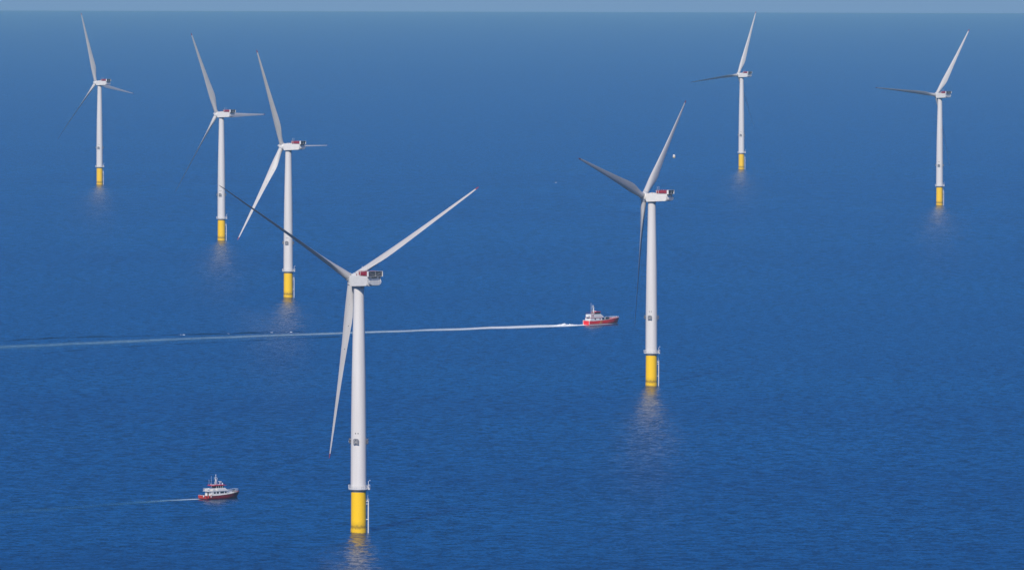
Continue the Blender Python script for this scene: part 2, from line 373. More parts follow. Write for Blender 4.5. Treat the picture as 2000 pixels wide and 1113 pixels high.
# tail: lower roof between the side shoulders, rounded belly
tail = []
for u, bt, hw in ((-10.9, BOTZ+0.6, HW-0.15), (-12.0, BOTZ+0.75, HW-0.25), (-12.6, BOTZ+0.95, HW-0.3)):
    ring = [Vector((u, hw, 0.25)), Vector((u, -hw, 0.25))]
    for i in range(13):
        a = math.pi + math.pi*i/12; ring.append(Vector((u, hw*abs(math.cos(a))**0.5*(1 if math.cos(a) > 0 else -1), 0.25 + (0.25-bt)*math.sin(a)*1.0)))
    tail.append(ring)
ME['tail'] = MB().loft(tail).mesh('tail_cover', M['light_grey'])
m = MB()
for s in (-1, 1):
    ME['shoulder%d' % s] = MB().prism([(-11.0, 0.2), (-12.1, 0.2), (-11.2, TOPZ-0.2), (-11.0, TOPZ-0.2)], s*(HW-0.35), s*(HW-0.1)).mesh('tail_shoulder', M['light_grey'])
# generator ring between nacelle and hub
def xl(prof, n=40):     # lathe about x: profile (radius, x)
    m = MB(); rings = [[Vector((x, r*math.cos(2*math.pi*i/n), r*math.sin(2*math.pi*i/n))) for i in range(n)] for r, x in prof]
    return m.loft(rings)
ME['generator'] = xl([(2.2, 2.1), (2.5, 2.3), (2.55, 2.6), (2.5, 3.1), (2.1, 3.3)]).mesh('generator_housing', M['nacelle'])
# roof hatch, sensors
m = MB().box(-3.7, 1.2, -1.6, 1.6, TOPZ+0.002, TOPZ+0.28).box(-1.4, 0.5, -0.9, 0.9, TOPZ+0.28, TOPZ+0.5)
ME['hatch'] = m.mesh('roof_hatch', M['nacelle'], bevel=0.05)
m = MB()
for y in (-1.2, 1.0): m.tube((-3.95, y, TOPZ), (-3.95, y, TOPZ+4.2), 0.06, n=5).tube((-3.95, y-0.3, TOPZ+3.9), (-3.95, y+0.3, TOPZ+3.9), 0.07, n=5)
ME['mast'] = m.mesh('weather_mast', M['white'])
m = MB().tube((-1.0, 1.9, TOPZ), (-1.0, 1.9, TOPZ+0.7), 0.16, n=8)
ME['lamp'] = m.mesh('beacon_lamp', M['tip'])
# helihoist platform: red floor, kick plates and railing
m = MB().box(-11.2, -4.2, -3.2, 3.2, TOPZ+0.35, TOPZ+0.55)
for x in (-11.0, -8.9, -6.8, -4.8):
    for y in (-2.2, 2.2): m.box(x-0.12, x+0.12, y-0.12, y+0.12, TOPZ, TOPZ+0.35)
ME['heli'] = m.mesh('hoist_floor', M['red'])
m = MB()
for s in (-1, 1):
    m.box(-11.2, -4.2, s*3.15-0.03, s*3.15+0.03, TOPZ+0.6, TOPZ+1.75)
    for k in range(7):
        x = -4.25 - k*1.12; m.box(x-0.07, x+0.07, s*3.25-0.06, s*3.25+0.06, TOPZ+0.3, TOPZ+2.15)
    m.box(-11.2, -4.2, s*3.25-0.05, s*3.25+0.05, TOPZ+2.05, TOPZ+2.15)
m.box(-4.23, -4.17, -3.1, 3.1, TOPZ+0.6, TOPZ+1.75).box(-4.22, -4.14, -3.18, 3.18, TOPZ+2.05, TOPZ+2.15)
ME['helirail'] = m.mesh('hoist_railing', M['red'])
m = MB()
for s in (-1, 1):
    for k in (0, 2): 
        x = -4.5 - k*0.62; ME['helipost%d%d' % (s, k)] = MB().box(x-0.1, x+0.1, s*3.33-0.04, s*3.33+0.04, TOPZ+0.35, TOPZ+2.1).mesh('railing_post', M['white'])
# cooler across the rear
CX0, CX1, CY, CZ0, CZ1 = -12.6, -11.5, 3.85, TOPZ-0.15, TOPZ+2.25
m = MB()
for s in (-1, 1): ME['plate%d' % s] = MB().box(CX0, CX1, min(s*CY, s*(CY-0.14)), max(s*CY, s*(CY-0.14)), CZ0, CZ1).mesh('side_plate', M['white'])
m.box(CX0+0.01, CX1, -CY+0.141, CY-0.141, CZ1-0.1, CZ1-0.01).box(CX0+0.01, CX1, -CY+0.141, CY-0.141, CZ0+0.01, CZ0+0.1)
m.box(CX0+0.1, CX0+0.2, -0.04, 0.04, CZ0+0.1, CZ1-0.1)
ME['coolframe'] = m.mesh('cooler_frame', M['light_grey'])
m = MB().box(CX0+0.42, CX1-0.1, -CY+0.15, CY-0.15, CZ0+0.105, CZ1-0.105)
ME['coolmesh'] = m.mesh('cooler_core', M['mesh'])
m = MB()
for s in (-1, 1): m.tube((CX0+0.3, s*0.1, CZ0+0.2), (CX0+0.3, s*(CY-0.3), CZ1-0.25), 0.07, n=5)
ME['coolbrace'] = m.mesh('cooler_brace', M['grey'])
m = MB().box(-11.9, -11.3, -1.2, 1.2, TOPZ-0.75, CZ0).box(-11.7, -11.3, -3.0, -2.6, TOPZ-0.75, CZ0).box(-11.7, -11.3, 2.6, 3.0, TOPZ-0.75, CZ0)
ME['coolleg'] = m.mesh('cooler_support', M['dark'])
# hub: rounded body, nose, blade collars   (frame: +x upwind, rotor centre at the origin)
ME['hub'] = xl([(1.7, -2.05), (2.15, -1.9), (2.3, -1.2), (2.35, 0.0), (2.3, 0.9), (2.05, 1.6), (1.6, 2.1), (1.15, 2.5), (0.8, 3.0), (0.45, 3.6), (0.08, 4.0)]).mesh('rotor_hub', M['nacelle'])
ME['collar'] = MB().lathe([(1.72, 1.5), (1.82, 1.75), (1.82, 2.5), (1.66, 2.55)], 28).mesh('blade_collar', M['light_grey'])
ME['seal'] = MB().lathe([(1.66, 2.5), (1.7, 2.52), (1.7, 2.68), (1.6, 2.7)], 28, cap=False).mesh('root_seal', M['dark'])
# blade along +z, leading edge towards -x... chord x, thickness y
def blade_sections():
    st = [  # r, chord, thickness ratio, twist deg, position of pitch axis along the chord
        (2.6, 3.3, 1.0, 18, 0.5), (4.5, 3.3, 0.98, 18, 0.5), (8, 3.75, 0.78, 17, 0.44), (12, 4.6, 0.52, 15, 0.38), (16, 5.25, 0.38, 13, 0.335),
        (19, 5.3, 0.335, 11.5, 0.32), (24, 4.85, 0.29, 9, 0.31), (30, 4.25, 0.26, 7, 0.30), (38, 3.55, 0.23, 5, 0.29), (46, 2.95, 0.21, 3.4, 0.28),
        (54, 2.42, 0.2, 2.2, 0.28), (62, 1.95, 0.19, 1.2, 0.28), (69, 1.55, 0.18, 0.4, 0.28), (74, 1.25, 0.18, 0, 0.28), (77, 1.0, 0.18, -0.2, 0.29), (78.2, 0.88, 0.18, -0.2, 0.3),
        (79.3, 0.7, 0.18, -0.3, 0.31), (80.1, 0.42, 0.18, -0.3, 0.33), (80.5, 0.12, 0.2, -0.3, 0.4)]
    return st
def section(r, c, t, tw, ax, n=30):
    pts = []
    for i in range(n):
        a = 2*math.pi*i/n
        # airfoil: x from leading (0) to trailing (1)
        xx = 0.5 - 0.5*math.cos(a); s = 1 if a < math.pi else -1
        naca = 5*t*(0.2969*math.sqrt(max(xx, 0)) - 0.126*xx - 0.3516*xx**2 + 0.2843*xx**3 - 0.1036*xx**4)
        circ = t*0.5*math.sin(a)*s
        k = min(1, max(0, (t-0.36)/0.6)); yy = s*(naca*(1-k) + circ*k) + (1-k)*0.02*math.sin(math.pi*xx)
        X, Y = (ax - xx)*c, yy*c                     # +X = leading edge
        ta = -R(tw); pts.append(Vector((X*math.cos(ta) - Y*math.sin(ta), X*math.sin(ta) + Y*math.cos(ta), r)))
    return pts
st = blade_sections()
ME['blade'] = MB().loft([section(*s_) for s_ in st if s_[0] <= 78.2]).mesh('blade', M['blade'])
ME['blade_tip'] = MB().loft([section(*s_) for s_ in st if s_[0] >= 78.2]).mesh('blade_tip', M['tip'])
def receptor(r, frac, side):
    # small dark discs on both faces at r
    lo = max([s_ for s_ in st if s_[0] <= r], key=lambda q: q[0]); hi = min([s_ for s_ in st if s_[0] > r], key=lambda q: q[0])
    k = (r-lo[0])/(hi[0]-lo[0]); s_ = [lo[i]+(hi[i]-lo[i])*k for i in range(5)]
    ta = -R(s_[3]); X = (s_[4]-frac)*s_[1]; t = s_[2]
    Y = 5*t*(0.2969*math.sqrt(frac) - 0.126*frac - 0.3516*frac**2 + 0.2843*frac**3 - 0.1036*frac**4)*s_[1] + 0.05
    m = MB()
    A = Vector((X*math.cos(ta)-Y*math.sin(ta), X*math.sin(ta)+Y*math.cos(ta), r)); B = Vector((X*math.cos(ta)+Y*math.sin(ta), X*math.sin(ta)-Y*math.cos(ta), r))
    return m.tube(A, B, 0.19, n=10)
for i, (r, f) in enumerate(((11.0, 0.66), (20.5, 0.72), (31.0, 0.66))): ME['rec%d' % i] = receptor(r, f, 1).mesh('receptor', M['vent'])

def turbine(x, y, yaw, phase, pitch, label, pad=0.0):
    """yaw: direction the rotor faces, ccw from +X; phase: first blade from straight up; pitch: blade angle, degrees"""
    t = bpy.data.objects.new('wind_turbine', None); C.objects.link(t)
    t.location = (x, y, sea_z(x, y)); t.empty_display_size = 5
    tag(t, label=label, category='wind turbine', group='wind turbines of the offshore wind farm')
    tp = link('transition_piece', ME['tp'], t)
    link('cable_tube', ME['jtube'], tp, rot=(0, 0, R(100)))
    link('flange_ring', ME['flange'], t)
    pf = link('work_platform', ME['deck'], t)
    link('railing', ME['railing'], pf); link('davit_crane', ME['davit'], pf, rot=(0, 0, R(-6))); link('equipment_locker', ME['locker'], pf)
    bl = link('boat_landing', ME['fender'], t, rot=(0, 0, R(4)))
    link('ladder', ME['ladder'], bl); link('rest_platform', ME['rest'], bl)
    tw = link('tower', ME['tower'], t); link('flange_seam', ME['seam'], tw); link('flange_seam', ME['seam2'], tw)
    link('yaw_bearing', ME['yaw_bearing'], t)
    for k in range(4):
        az = R(-106) + k*math.pi/2
        d = Vector((math.cos(az), math.sin(az), 0)); r = 3.36
        # board frame: -y faces outward
        mtx = Matrix.Translation(d*(r+1.05) + Vector((0, 0, 40.2))) @ Matrix.Rotation(az + math.pi/2, 4, 'Z')
        bd = link('marker_board', ME['board'], t, mat=mtx)
        link('bracket', ME['bracket'], bd)
        link('board_mark', ME['board_mark'], bd); link('marker_lamp', ME['board_light'], bd)
    for dx in (-0.17, 0.17):
        az = R(-103) + dx
        d = Vector((math.cos(az), math.sin(az), 0))
        link('vent_hole', ME['vent'], tw, mat=Matrix.Translation(d*3.42 + Vector((0, 0, 43.6))) @ Matrix.Rotation(az + math.pi/2, 4, 'Z'))
    nm = Matrix.Translation((0, 0, HUB)) @ Matrix.Rotation(yaw, 4, 'Z')
    nac = link('nacelle', ME['nacelle'], t, mat=nm)
    for k in ('panelL', 'panelR'): link('side_panel', ME[k], nac)
    link('tail_cover', ME['tail'], nac); link('tail_shoulder', ME['shoulder1'], nac); link('tail_shoulder', ME['shoulder-1'], nac); link('roof_hatch', ME['hatch'], nac)
    link('weather_mast', ME['mast'], nac); link('beacon_lamp', ME['lamp'], nac)
    link('generator_housing', ME['generator'], t, mat=nm)
    hd = link('hoist_platform', ME['heli'], t, mat=nm)
    link('hoist_railing', ME['helirail'], hd); [link('railing_post', ME['helipost%d%d' % (q, k)], hd) for q in (-1, 1) for k in (0, 2)]
    cl = link('cooler', ME['coolframe'], t, mat=nm)
    link('cooler_core', ME['coolmesh'], cl); link('side_plate', ME['plate1'], cl); link('side_plate', ME['plate-1'], cl); link('cooler_brace', ME['coolbrace'], cl); link('cooler_support', ME['coolleg'], cl)
    a = Vector((math.cos(yaw)*math.cos(TILT), math.sin(yaw)*math.cos(TILT), math.sin(TILT)))
    s = Vector((-math.sin(yaw), math.cos(yaw), 0)); v = a.cross(s)
    c = Vector((0, 0, HUB)) + a*OVER
    hm = Matrix(((a.x, s.x, v.x, c.x), (a.y, s.y, v.y, c.y), (a.z, s.z, v.z, c.z), (0, 0, 0, 1)))
    hub = link('rotor_hub', ME['hub'], t, mat=hm)
    for k in range(3):
        th = phase - k*2*math.pi/3
        b0 = math.cos(th)*v + math.sin(th)*s
        bd = (b0*math.cos(CONE) + a*math.sin(CONE)).normalized()
        tt = bd.cross(a).normalized(); aa = tt.cross(bd).normalized()
        if aa.dot(a) < 0: aa = -aa
        cz = math.cos(pitch)*tt + math.sin(pitch)*aa          # chord direction, trailing to leading
        yy = bd.cross(cz).normalized()
        bm_ = Matrix(((cz.x, yy.x, bd.x, c.x), (cz.y, yy.y, bd.y, c.y), (cz.z, yy.z, bd.z, c.z), (0, 0, 0, 1)))
        bl_ = link('blade', ME['blade'], t, mat=bm_)
        link('blade_collar', ME['collar'], hub, mat=hm.inverted() @ bm_)
        link('root_seal', ME['seal'], bl_)
        link('blade_tip', ME['blade_tip'], bl_)
        for i in range(3): link('receptor', ME['rec%d' % i], bl_)
    return t
T = [  # x, y, yaw, phase, pitch
    (-447.2, 8046.6, 146.0, 20.1, 30, 'wind turbine farthest to the left, with a thin dark blade pointing down left'),
    (-254.2, 6491.2, 145.5, 28.3, 28, "second wind turbine from the left, its tower met by a dark blade tip"),
    (-163.6, 5425.4, 152.0, 28.6, 80, 'third wind turbine from the left, tower crossed by the dark blade of the nearest'),
    (-66.7, 3233.3, 126.3, 298.7, 83, 'largest and nearest wind turbine, white tower on a yellow base with its blades forming a Y upside'),
    (81.5, 4331.7, 152.9, 313.0, 15, 'large wind turbine right of the bright red boat, a shaded grey blade reaching up left'),
    (268.0, 8689.5, 139.8, 336.4, 36, 'farthest wind turbine near the horizon, right of the middle, beyond the small white buoy'),
    (429.1, 7457.4, 131.5, 324.7, 39, 'wind turbine farthest to the right, one blade stretched nearly level to the left'),
]
T[3] = T[3][:5] + ('largest and nearest wind turbine, white tower on a wide yellow base, blades like a Y',)
for x, y, yw, ph, pt, lb in T: turbine(x, y, R(yw), R(ph), R(pt), lb)

# ------------------------------------------------------------------ boats (local frame: +x bow, +y port, origin at the waterline under the near stern corner's centreline)
def hull_rings(L, W, stations):
    """stations: (x fraction, half width fraction at deck, half width fraction at waterline, deck z)"""
    rings = []
    for fx, hd, hw_, dz, flare in stations:
        x = fx*L; a, c = hd*W/2, hw_*W/2
        rings.append([Vector((x+flare, a, dz)), Vector((x+flare*0.5, (a+c)/2+0.05, dz*0.5)), Vector((x, c, 0.0)), Vector((x-0.3*fx, c*0.6, -0.7)), Vector((x-0.3*fx, 0, -1.1)),
                      Vector((x-0.3*fx, -c*0.6, -0.7)), Vector((x, -c, 0.0)), Vector((x+flare*0.5, -(a+c)/2-0.05, dz*0.5)), Vector((x+flare, -a, dz))])
    return rings
def boat(name, x, y, th, L, W, label, S):
    t = bpy.data.objects.new(name, None); C.objects.link(t)
    t.location = (x, y, sea_z(x, y)); t.rotation_euler = (0, 0, th)
    tag(t, label=label, category='boat', group='crew boats among the turbines')
    return t
def part(name, mb, mat, parent, bevel=0): return link(name, mb.mesh(name, M[mat], bevel), parent)
def railing(pts, z0s, h, mat, parent, gap=0.9, r=0.035, name='railing', bars=(0.5, 1.0)):
    m = MB()
    for (p, q) in zip(pts[:-1], pts[1:]):
        p, q = Vector(p), Vector(q); n = max(1, round((q-p).length/gap))
        for i in range(n+1):
            a = p.lerp(q, i/n); m.tube(a, a + Vector((0, 0, h)), r, n=5)
        for f in bars: m.tube(p + Vector((0, 0, h*f)), q + Vector((0, 0, h*f)), r, n=5)
    return part(name, m, mat, parent)
def windows(parent, y, z0, z1, spans, th=0.04, side=-1, frame=True):
    for a, b_ in spans:
        f = part('window', MB().box(a, b_, min(y, y+side*th), max(y, y+side*th), z0, z1), 'glass', parent)

def deck_plate(sts, L, W, z_off, mat, parent):
    m = MB(); rings = []
    vs = []
    for fx, hd, hw_, dz, fl in sts: vs += [(fx*L+fl, hd*W/2*0.97, dz+z_off), (fx*L+fl, -hd*W/2*0.97, dz+z_off)]
    n = len(sts); m.add(vs, [(2*i, 2*i+1, 2*i+3, 2*i+2) for i in range(n-1)])
    return part('deck', m, mat, parent)

# --- the near boat: dark red hull, white two-level house, red roof
thA = R(41); LA, WA = 20.0, 6.6
# near (starboard) stern corner is at the waterline point below; centreline lies to port of it
nxA = Vector((-140.7, 3425.6)); port = Vector((-math.sin(thA), math.cos(thA))); oA = nxA + port*(WA/2*0.92)
A = boat('crew_boat', oA.x, oA.y, thA, LA, WA, 'dark red boat with white cabin and tall mast, lower left of the nearest turbine', 1)
stA = [(0, 0.92, 0.88, 1.75, 0), (0.12, 0.98, 0.93, 1.7, 0), (0.35, 1.0, 0.96, 1.75, 0), (0.6, 1.0, 0.93, 2.05, 0.1), (0.78, 0.88, 0.74, 2.45, 0.4), (0.91, 0.56, 0.38, 2.8, 0.8), (1.0, 0.12, 0.03, 3.05, 1.3)]
hl = MB().loft(hull_rings(LA, WA, stA), caps=True, closed=False)
hull = part('hull', hl, 'maroon', A)
deck_plate(stA, LA, WA, -0.35, 'deck', A)
rub = MB()
for s in (-1, 1):
    for p_, q_ in zip(stA[:-1], stA[1:]):
        rub.tube((p_[0]*LA+p_[4], s*p_[1]*WA/2, p_[3]-0.1), (q_[0]*LA+q_[4], s*q_[1]*WA/2, q_[3]-0.1), 0.09, n=6)
        rub.tube((p_[0]*LA+p_[4]*0.6, s*(p_[1]*0.65+p_[2]*0.35)*WA/2, p_[3]*0.62), (q_[0]*LA+q_[4]*0.6, s*(q_[1]*0.65+q_[2]*0.35)*WA/2, q_[3]*0.62), 0.05, n=6)
part('rub_rail', rub, 'dark', hull)
cab = part('cabin', MB().prism([(3.1, 1.4), (13.0, 1.4), (12.5, 3.6), (3.1, 3.6)], -2.35, 2.35), 'white', A, 0.06)
windows(cab, -2.35, 2.55, 3.3, ((4.6, 5.7), (6.3, 7.6), (8.4, 10.6), (11.1, 12.1)))
windows(cab, 2.35, 2.55, 3.3, ((4.6, 5.7), (6.3, 7.6), (8.4, 10.6), (11.1, 12.1)), side=1)
part('window', MB().box(12.62, 12.7, -1.9, 1.9, 2.6, 3.3), 'glass', cab)
part('door', MB().box(3.03, 3.1, -0.5, 0.5, 1.45, 3.3), 'dark', cab)
up_ = part('upper_deck', MB().prism([(2.0, 3.62), (13.0, 3.62), (13.0, 3.8), (12.0, 4.35), (11.2, 5.0), (6.4, 5.0), (6.4, 3.85), (2.0, 3.85)], -2.6, 2.6), 'white', A, 0.05)
part('stair_locker', MB().box(4.4, 5.5, -2.2, -1.2, 3.85, 4.9).box(2.4, 3.3, 0.4, 1.6, 3.85, 4.8), 'white', up_, 0.05)
railing([(2.1, -2.5, 3.85), (6.3, -2.5, 3.85)], 0, 1.0, 'white', up_, 0.7, 0.05)
railing([(2.1, 2.5, 3.85), (6.3, 2.5, 3.85)], 0, 1.0, 'white', up_, 0.7, 0.05)
railing([(2.1, -2.5, 3.85), (2.1, 2.5, 3.85)], 0, 1.0, 'white', up_, 0.7, 0.05)
raftA = part('life_raft', MB().tube((2.2, -2.3, 4.75), (2.2, -1.0, 4.75), 0.42, n=12), 'white', up_)
wh = part('wheelhouse', MB().prism([(6.4, 5.0), (11.0, 5.0), (10.5, 6.1), (6.4, 6.1)], -1.9, 1.9), 'glass', A, 0.03)
pil = MB()
for x in (6.42, 7.6, 8.9, 10.0):
    for s in (-1, 1): pil.box(x, x+0.12, s*1.92-0.03, s*1.92+0.03, 5.0, 6.1)
part('pillar', pil, 'white', wh)
rf = part('roof', MB().prism([(4.4, 6.1), (11.4, 6.1), (11.1, 6.5), (4.6, 6.5)], -2.2, 2.2), 'boat_red', wh, 0.05)
part('visor', MB().prism([(11.41, 6.12), (12.9, 6.05), (12.9, 6.12), (11.41, 6.3)], -1.7, 1.7), 'boat_red', wh)
part('roof_light', MB().box(4.7, 5.6, -1.6, -0.9, 6.5, 6.75).tube((8.2, -1.6, 6.5), (8.2, -1.6, 6.95), 0.16, n=8).tube((6.0, 1.6, 6.5), (6.0, 1.6, 6.9), 0.16, n=8), 'white', rf)
mst = MB().tube((7.6, 0, 6.5), (7.6, 0, 10.9), 0.17, 0.08, n=8).tube((6.7, 0, 6.5), (7.5, 0, 9.4), 0.08, n=6).tube((8.5, 0, 6.5), (7.7, 0, 9.0), 0.08, n=6)
mst.tube((7.6, -1.1, 9.2), (7.6, 1.1, 9.2), 0.07, n=6).tube((7.6, -0.7, 10.0), (7.6, 0.7, 10.0), 0.06, n=6).box(7.4, 8.3, -0.15, 0.15, 8.2, 8.45)
for y_ in (-1.1, 1.1): mst.tube((7.6, y_, 8.9), (7.6, y_, 9.9), 0.05, n=5)
mst.tube((7.6, 0, 10.8), (7.6, 0, 11.2), 0.16, n=8)
part('mast', mst, 'white', A)
part('radar', MB().tube((10.2, 0.2, 6.5), (10.2, 0.2, 7.6), 0.14, n=8).tube((10.2, -0.9, 7.75), (10.2, 1.3, 7.75), 0.16, n=8).tube((10.9, -0.8, 6.5), (10.9, -0.8, 7.2), 0.28, n=10), 'white', A)
part('antenna', MB().tube((3.4, -1.9, 3.8), (3.4, -1.9, 11.0), 0.055, 0.03, n=5).tube((5.0, 1.8, 6.5), (5.0, 1.8, 8.8), 0.04, n=5), 'white', A)
fd = part('foredeck_house', MB().prism([(13.05, 1.7), (17.2, 2.3), (16.9, 2.85), (13.05, 2.9)], -1.8, 1.8), 'white', A, 0.08)
railing([(13.2, -3.2, 2.2), (16.0, -2.95, 2.5), (18.6, -1.8, 2.85), (20.6, -0.35, 3.05)], 0, 1.15, 'white', A, 0.6, 0.045)
railing([(13.2, 3.2, 2.2), (16.0, 2.95, 2.5), (18.6, 1.8, 2.85), (20.6, 0.35, 3.05)], 0, 1.15, 'white', A, 0.6, 0.045)
part('bollard', MB().tube((18.3, -0.4, 2.7), (18.3, -0.4, 3.9), 0.25, n=8).tube((18.3, 0.5, 2.7), (18.3, 0.5, 3.7), 0.25, n=8), 'dark', A)
# stern: orange-red fenders with white lashings
fm = MB()
for y_ in (-2.4, -1.2, 0.0, 1.2, 2.4): fm.tube((-0.35, y_, 0.5), (-0.35, y_, 1.9), 0.42, n=10)
for x in (0.6, 2.2): fm.tube((x, -3.35, 0.7), (x, -3.35, 2.0), 0.36, n=10)
part('fender', fm, 'orange', A)
lm = MB().box(-0.9, -0.78, -1.9, -1.2, 1.2, 1.9)
lm.tube((-0.45, -2.9, 1.95), (-0.45, 2.9, 1.95), 0.07, n=6).box(1.6, 2.2, -3.78, -3.70, 1.1, 1.7)
part('lashing', lm, 'white', A)
railing([(0.1, -2.8, 1.7), (3.0, -3.0, 1.7)], 0, 0.8, 'light_grey', A, 0.9, 0.04)

# --- the far boat: bright red hull, white house, red-roofed wheelhouse
thB = R(46); LB, WB = 30.5, 6.6
nxB = Vector((52.7, 5034.4)); port = Vector((-math.sin(thB), math.cos(thB))); oB = nxB + port*(WB/2*0.95)
B = boat('crew_boat', oB.x, oB.y, thB, LB, WB, 'bright red boat with white upperworks at the head of the long white wake', 1)
stB = [(0, 0.95, 0.92, 2.9, 0), (0.12, 1.0, 0.96, 2.8, 0), (0.35, 1.0, 0.97, 2.9, 0), (0.58, 1.0, 0.93, 3.3, 0.15), (0.76, 0.9, 0.72, 3.8, 0.4), (0.9, 0.62, 0.38, 4.1, 0.7), (1.0, 0.3, 0.04, 4.3, 1.1)]
hullB = part('hull', MB().loft(hull_rings(LB, WB, stB), caps=True, closed=False), 'hull_red', B)
deck_plate(stB, LB, WB, -0.55, 'deck', B)
rub = MB()
for s in (-1, 1):
    for p_, q_ in zip(stB[:-1], stB[1:]):
        rub.tube((p_[0]*LB+p_[4], s*p_[1]*WB/2, p_[3]), (q_[0]*LB+q_[4], s*q_[1]*WB/2, q_[3]), 0.09, n=6)
part('gunwale', rub, 'white', hullB)
bt = MB()
for s in (-1, 1):
    vs = []; 
    for k, p_ in enumerate(stB): 
        yy = s*(p_[2]*WB/2 + 0.06 + 0.05); vs += [(p_[0]*LB+0.05, yy, 0.0), (p_[0]*LB+p_[4]*0.15+0.05, yy + s*(p_[1]-p_[2])*WB/2*0.15, 0.42)]
    bt.add(vs, [(2*i, 2*i+2, 2*i+3, 2*i+1) for i in range(len(stB)-1)])
part('boot_stripe', bt, 'white', hullB)
mk = MB()
for s in (-1, 1): 
    y0 = s*(WB/2+0.07); vs = [(9.4, y0, 0.6), (10.6, y0, 0.6), (11.9, y0, 2.7), (10.9, y0, 2.75), (12.9, y0, 2.75), (11.1, y0, 0.6), (11.5, y0, 0.6), (13.3, y0, 2.8)]
    mk.add(vs, [(0, 1, 2, 3), (5, 6, 7, 4)])
part('side_mark', mk, 'gold', hullB)
part('stern_post', MB().box(-0.12, -0.02, -3.05, -2.75, 0.2, 3.2).box(-0.12, -0.02, 2.6, 2.9, 0.2, 3.2).tube((-0.05, -2.9, 3.2), (-0.05, 2.9, 3.2), 0.12, n=6), 'white', hullB)
cb = part('cabin', MB().prism([(1.6, 2.4), (12.4, 2.4), (13.6, 2.8), (12.9, 4.7), (1.6, 4.7)], -2.5, 2.5), 'white', B, 0.05)
windows(cb, -2.5, 3.5, 4.3, ((5.6, 7.0), (10.6, 11.6)))
windows(cb, 2.5, 3.5, 4.3, ((5.6, 7.0), (10.6, 11.6)), side=1)
part('window', MB().prism([(12.6, 3.2), (16.0, 3.3), (14.6, 4.55), (12.6, 4.55)], -2.45, 2.45), 'glass', cb)
part('red_band', MB().box(1.5, 13.6, -2.62, 2.62, 4.702, 4.88), 'boat_red', cb)
ub = part('upper_cabin', MB().prism([(2.0, 4.9), (15.2, 4.9), (15.0, 5.3), (12.0, 7.2), (5.2, 7.2), (4.8, 7.2), (2.0, 7.2)], -2.35, 2.35), 'white', B, 0.06)
part('window', MB().box(3.0, 3.5, -2.42, -2.36, 5.6, 6.9).box(4.3, 4.8, -2.42, -2.36, 5.6, 6.9), 'boat_red', ub)
wb = part('wheelhouse', MB().prism([(6.2, 7.2), (12.1, 7.2), (11.8, 8.5), (6.8, 8.5)], -2.0, 2.0), 'glass', B, 0.03)
part('roof', MB().prism([(7.2, 8.5), (12.5, 8.5), (11.8, 8.95), (8.0, 9.0)], -2.15, 2.15), 'boat_red', wb, 0.04)
rm = MB()
for x in (2.2, 3.6, 5.0, 6.4):
    rm.box(x-0.06, x+0.06, -2.32, -2.2, 7.2, 8.3)
rm.box(2.1, 6.5, -2.32, -2.22, 8.2, 8.32).box(2.1, 6.5, 2.22, 2.32, 8.2, 8.32)
part('roof_rail', rm, 'boat_red', ub)
part('life_raft', MB().tube((3.9, -1.9, 7.7), (5.1, -1.9, 7.7), 0.4, n=10).tube((6.0, -1.6, 7.5), (6.0, -1.6, 8.6), 0.25, n=8), 'white', ub)
part('raft_canister', MB().tube((0.7, -2.0, 5.9), (0.7, 0.2, 5.9), 0.75, n=12).tube((1.1, 1.0, 5.4), (2.0, 1.0, 5.4), 0.3, n=8), 'white', B)
mb = MB().tube((7.0, 0, 8.5), (7.0, 0, 10.6), 0.5, 0.3, n=8).tube((7.0, 0, 10.6), (6.6, 0, 13.6), 0.24, 0.1, n=8).tube((8.2, 0, 9.0), (7.0, 0, 11.6), 0.12, n=6)
mb.tube((6.8, -1.3, 11.6), (6.8, 1.3, 11.6), 0.14, n=6).tube((6.7, -0.8, 12.6), (6.7, 0.8, 12.6), 0.12, n=6).tube((8.6, -1.0, 9.2), (8.6, 1.0, 9.2), 0.16, n=6)
part('mast', mb, 'white', B)
part('antenna', MB().tube((3.0, -1.8, 7.2), (2.7, -1.9, 14.9), 0.13, 0.07, n=5), 'white', B)
railing([(22.5, -2.9, 3.8), (27.0, -2.1, 4.1), (31.2, -0.9, 4.3)], 0, 0.9, 'white', B, 0.9, 0.06)
railing([(22.5, 2.9, 3.8), (27.0, 2.1, 4.1), (31.2, 0.9, 4.3)], 0, 0.9, 'white', B, 0.9, 0.06)
part('deck_crane', MB().tube((17.6, -1.0, 3.3), (17.6, -1.0, 5.0), 0.25, n=8).tube((17.6, -1.0, 4.9), (19.2, -1.0, 5.2), 0.15, n=6), 'light_grey', B)
part('deck_locker', MB().box(19.8, 21.8, -1.2, 1.2, 3.2, 4.7), 'dark', B)

# ------------------------------------------------------------------ buoy
by = bpy.data.objects.new('buoy', None); C.objects.link(by); by.location = (200.1, 9190.4, sea_z(200.1, 9190.4))
tag(by, label='small pale buoy floating between the blade tip and the farthest turbine', category='buoy')
part('float', MB().lathe([(1.4, -0.6), (1.75, 0.0), (1.75, 0.6), (1.5, 0.8)], 20), 'buoy_low', by)
part('body', MB().lathe([(1.45, 0.8), (1.6, 1.6), (1.5, 2.8), (1.0, 3.6), (0.25, 3.8)], 20), 'buoy', by)
part('topmark', MB().tube((0, 0, 3.8), (0, 0, 4.8), 0.1, n=6).lathe([(0.1, 4.6), (0.35, 4.7), (0.1, 5.2)], 10), 'dark', by)

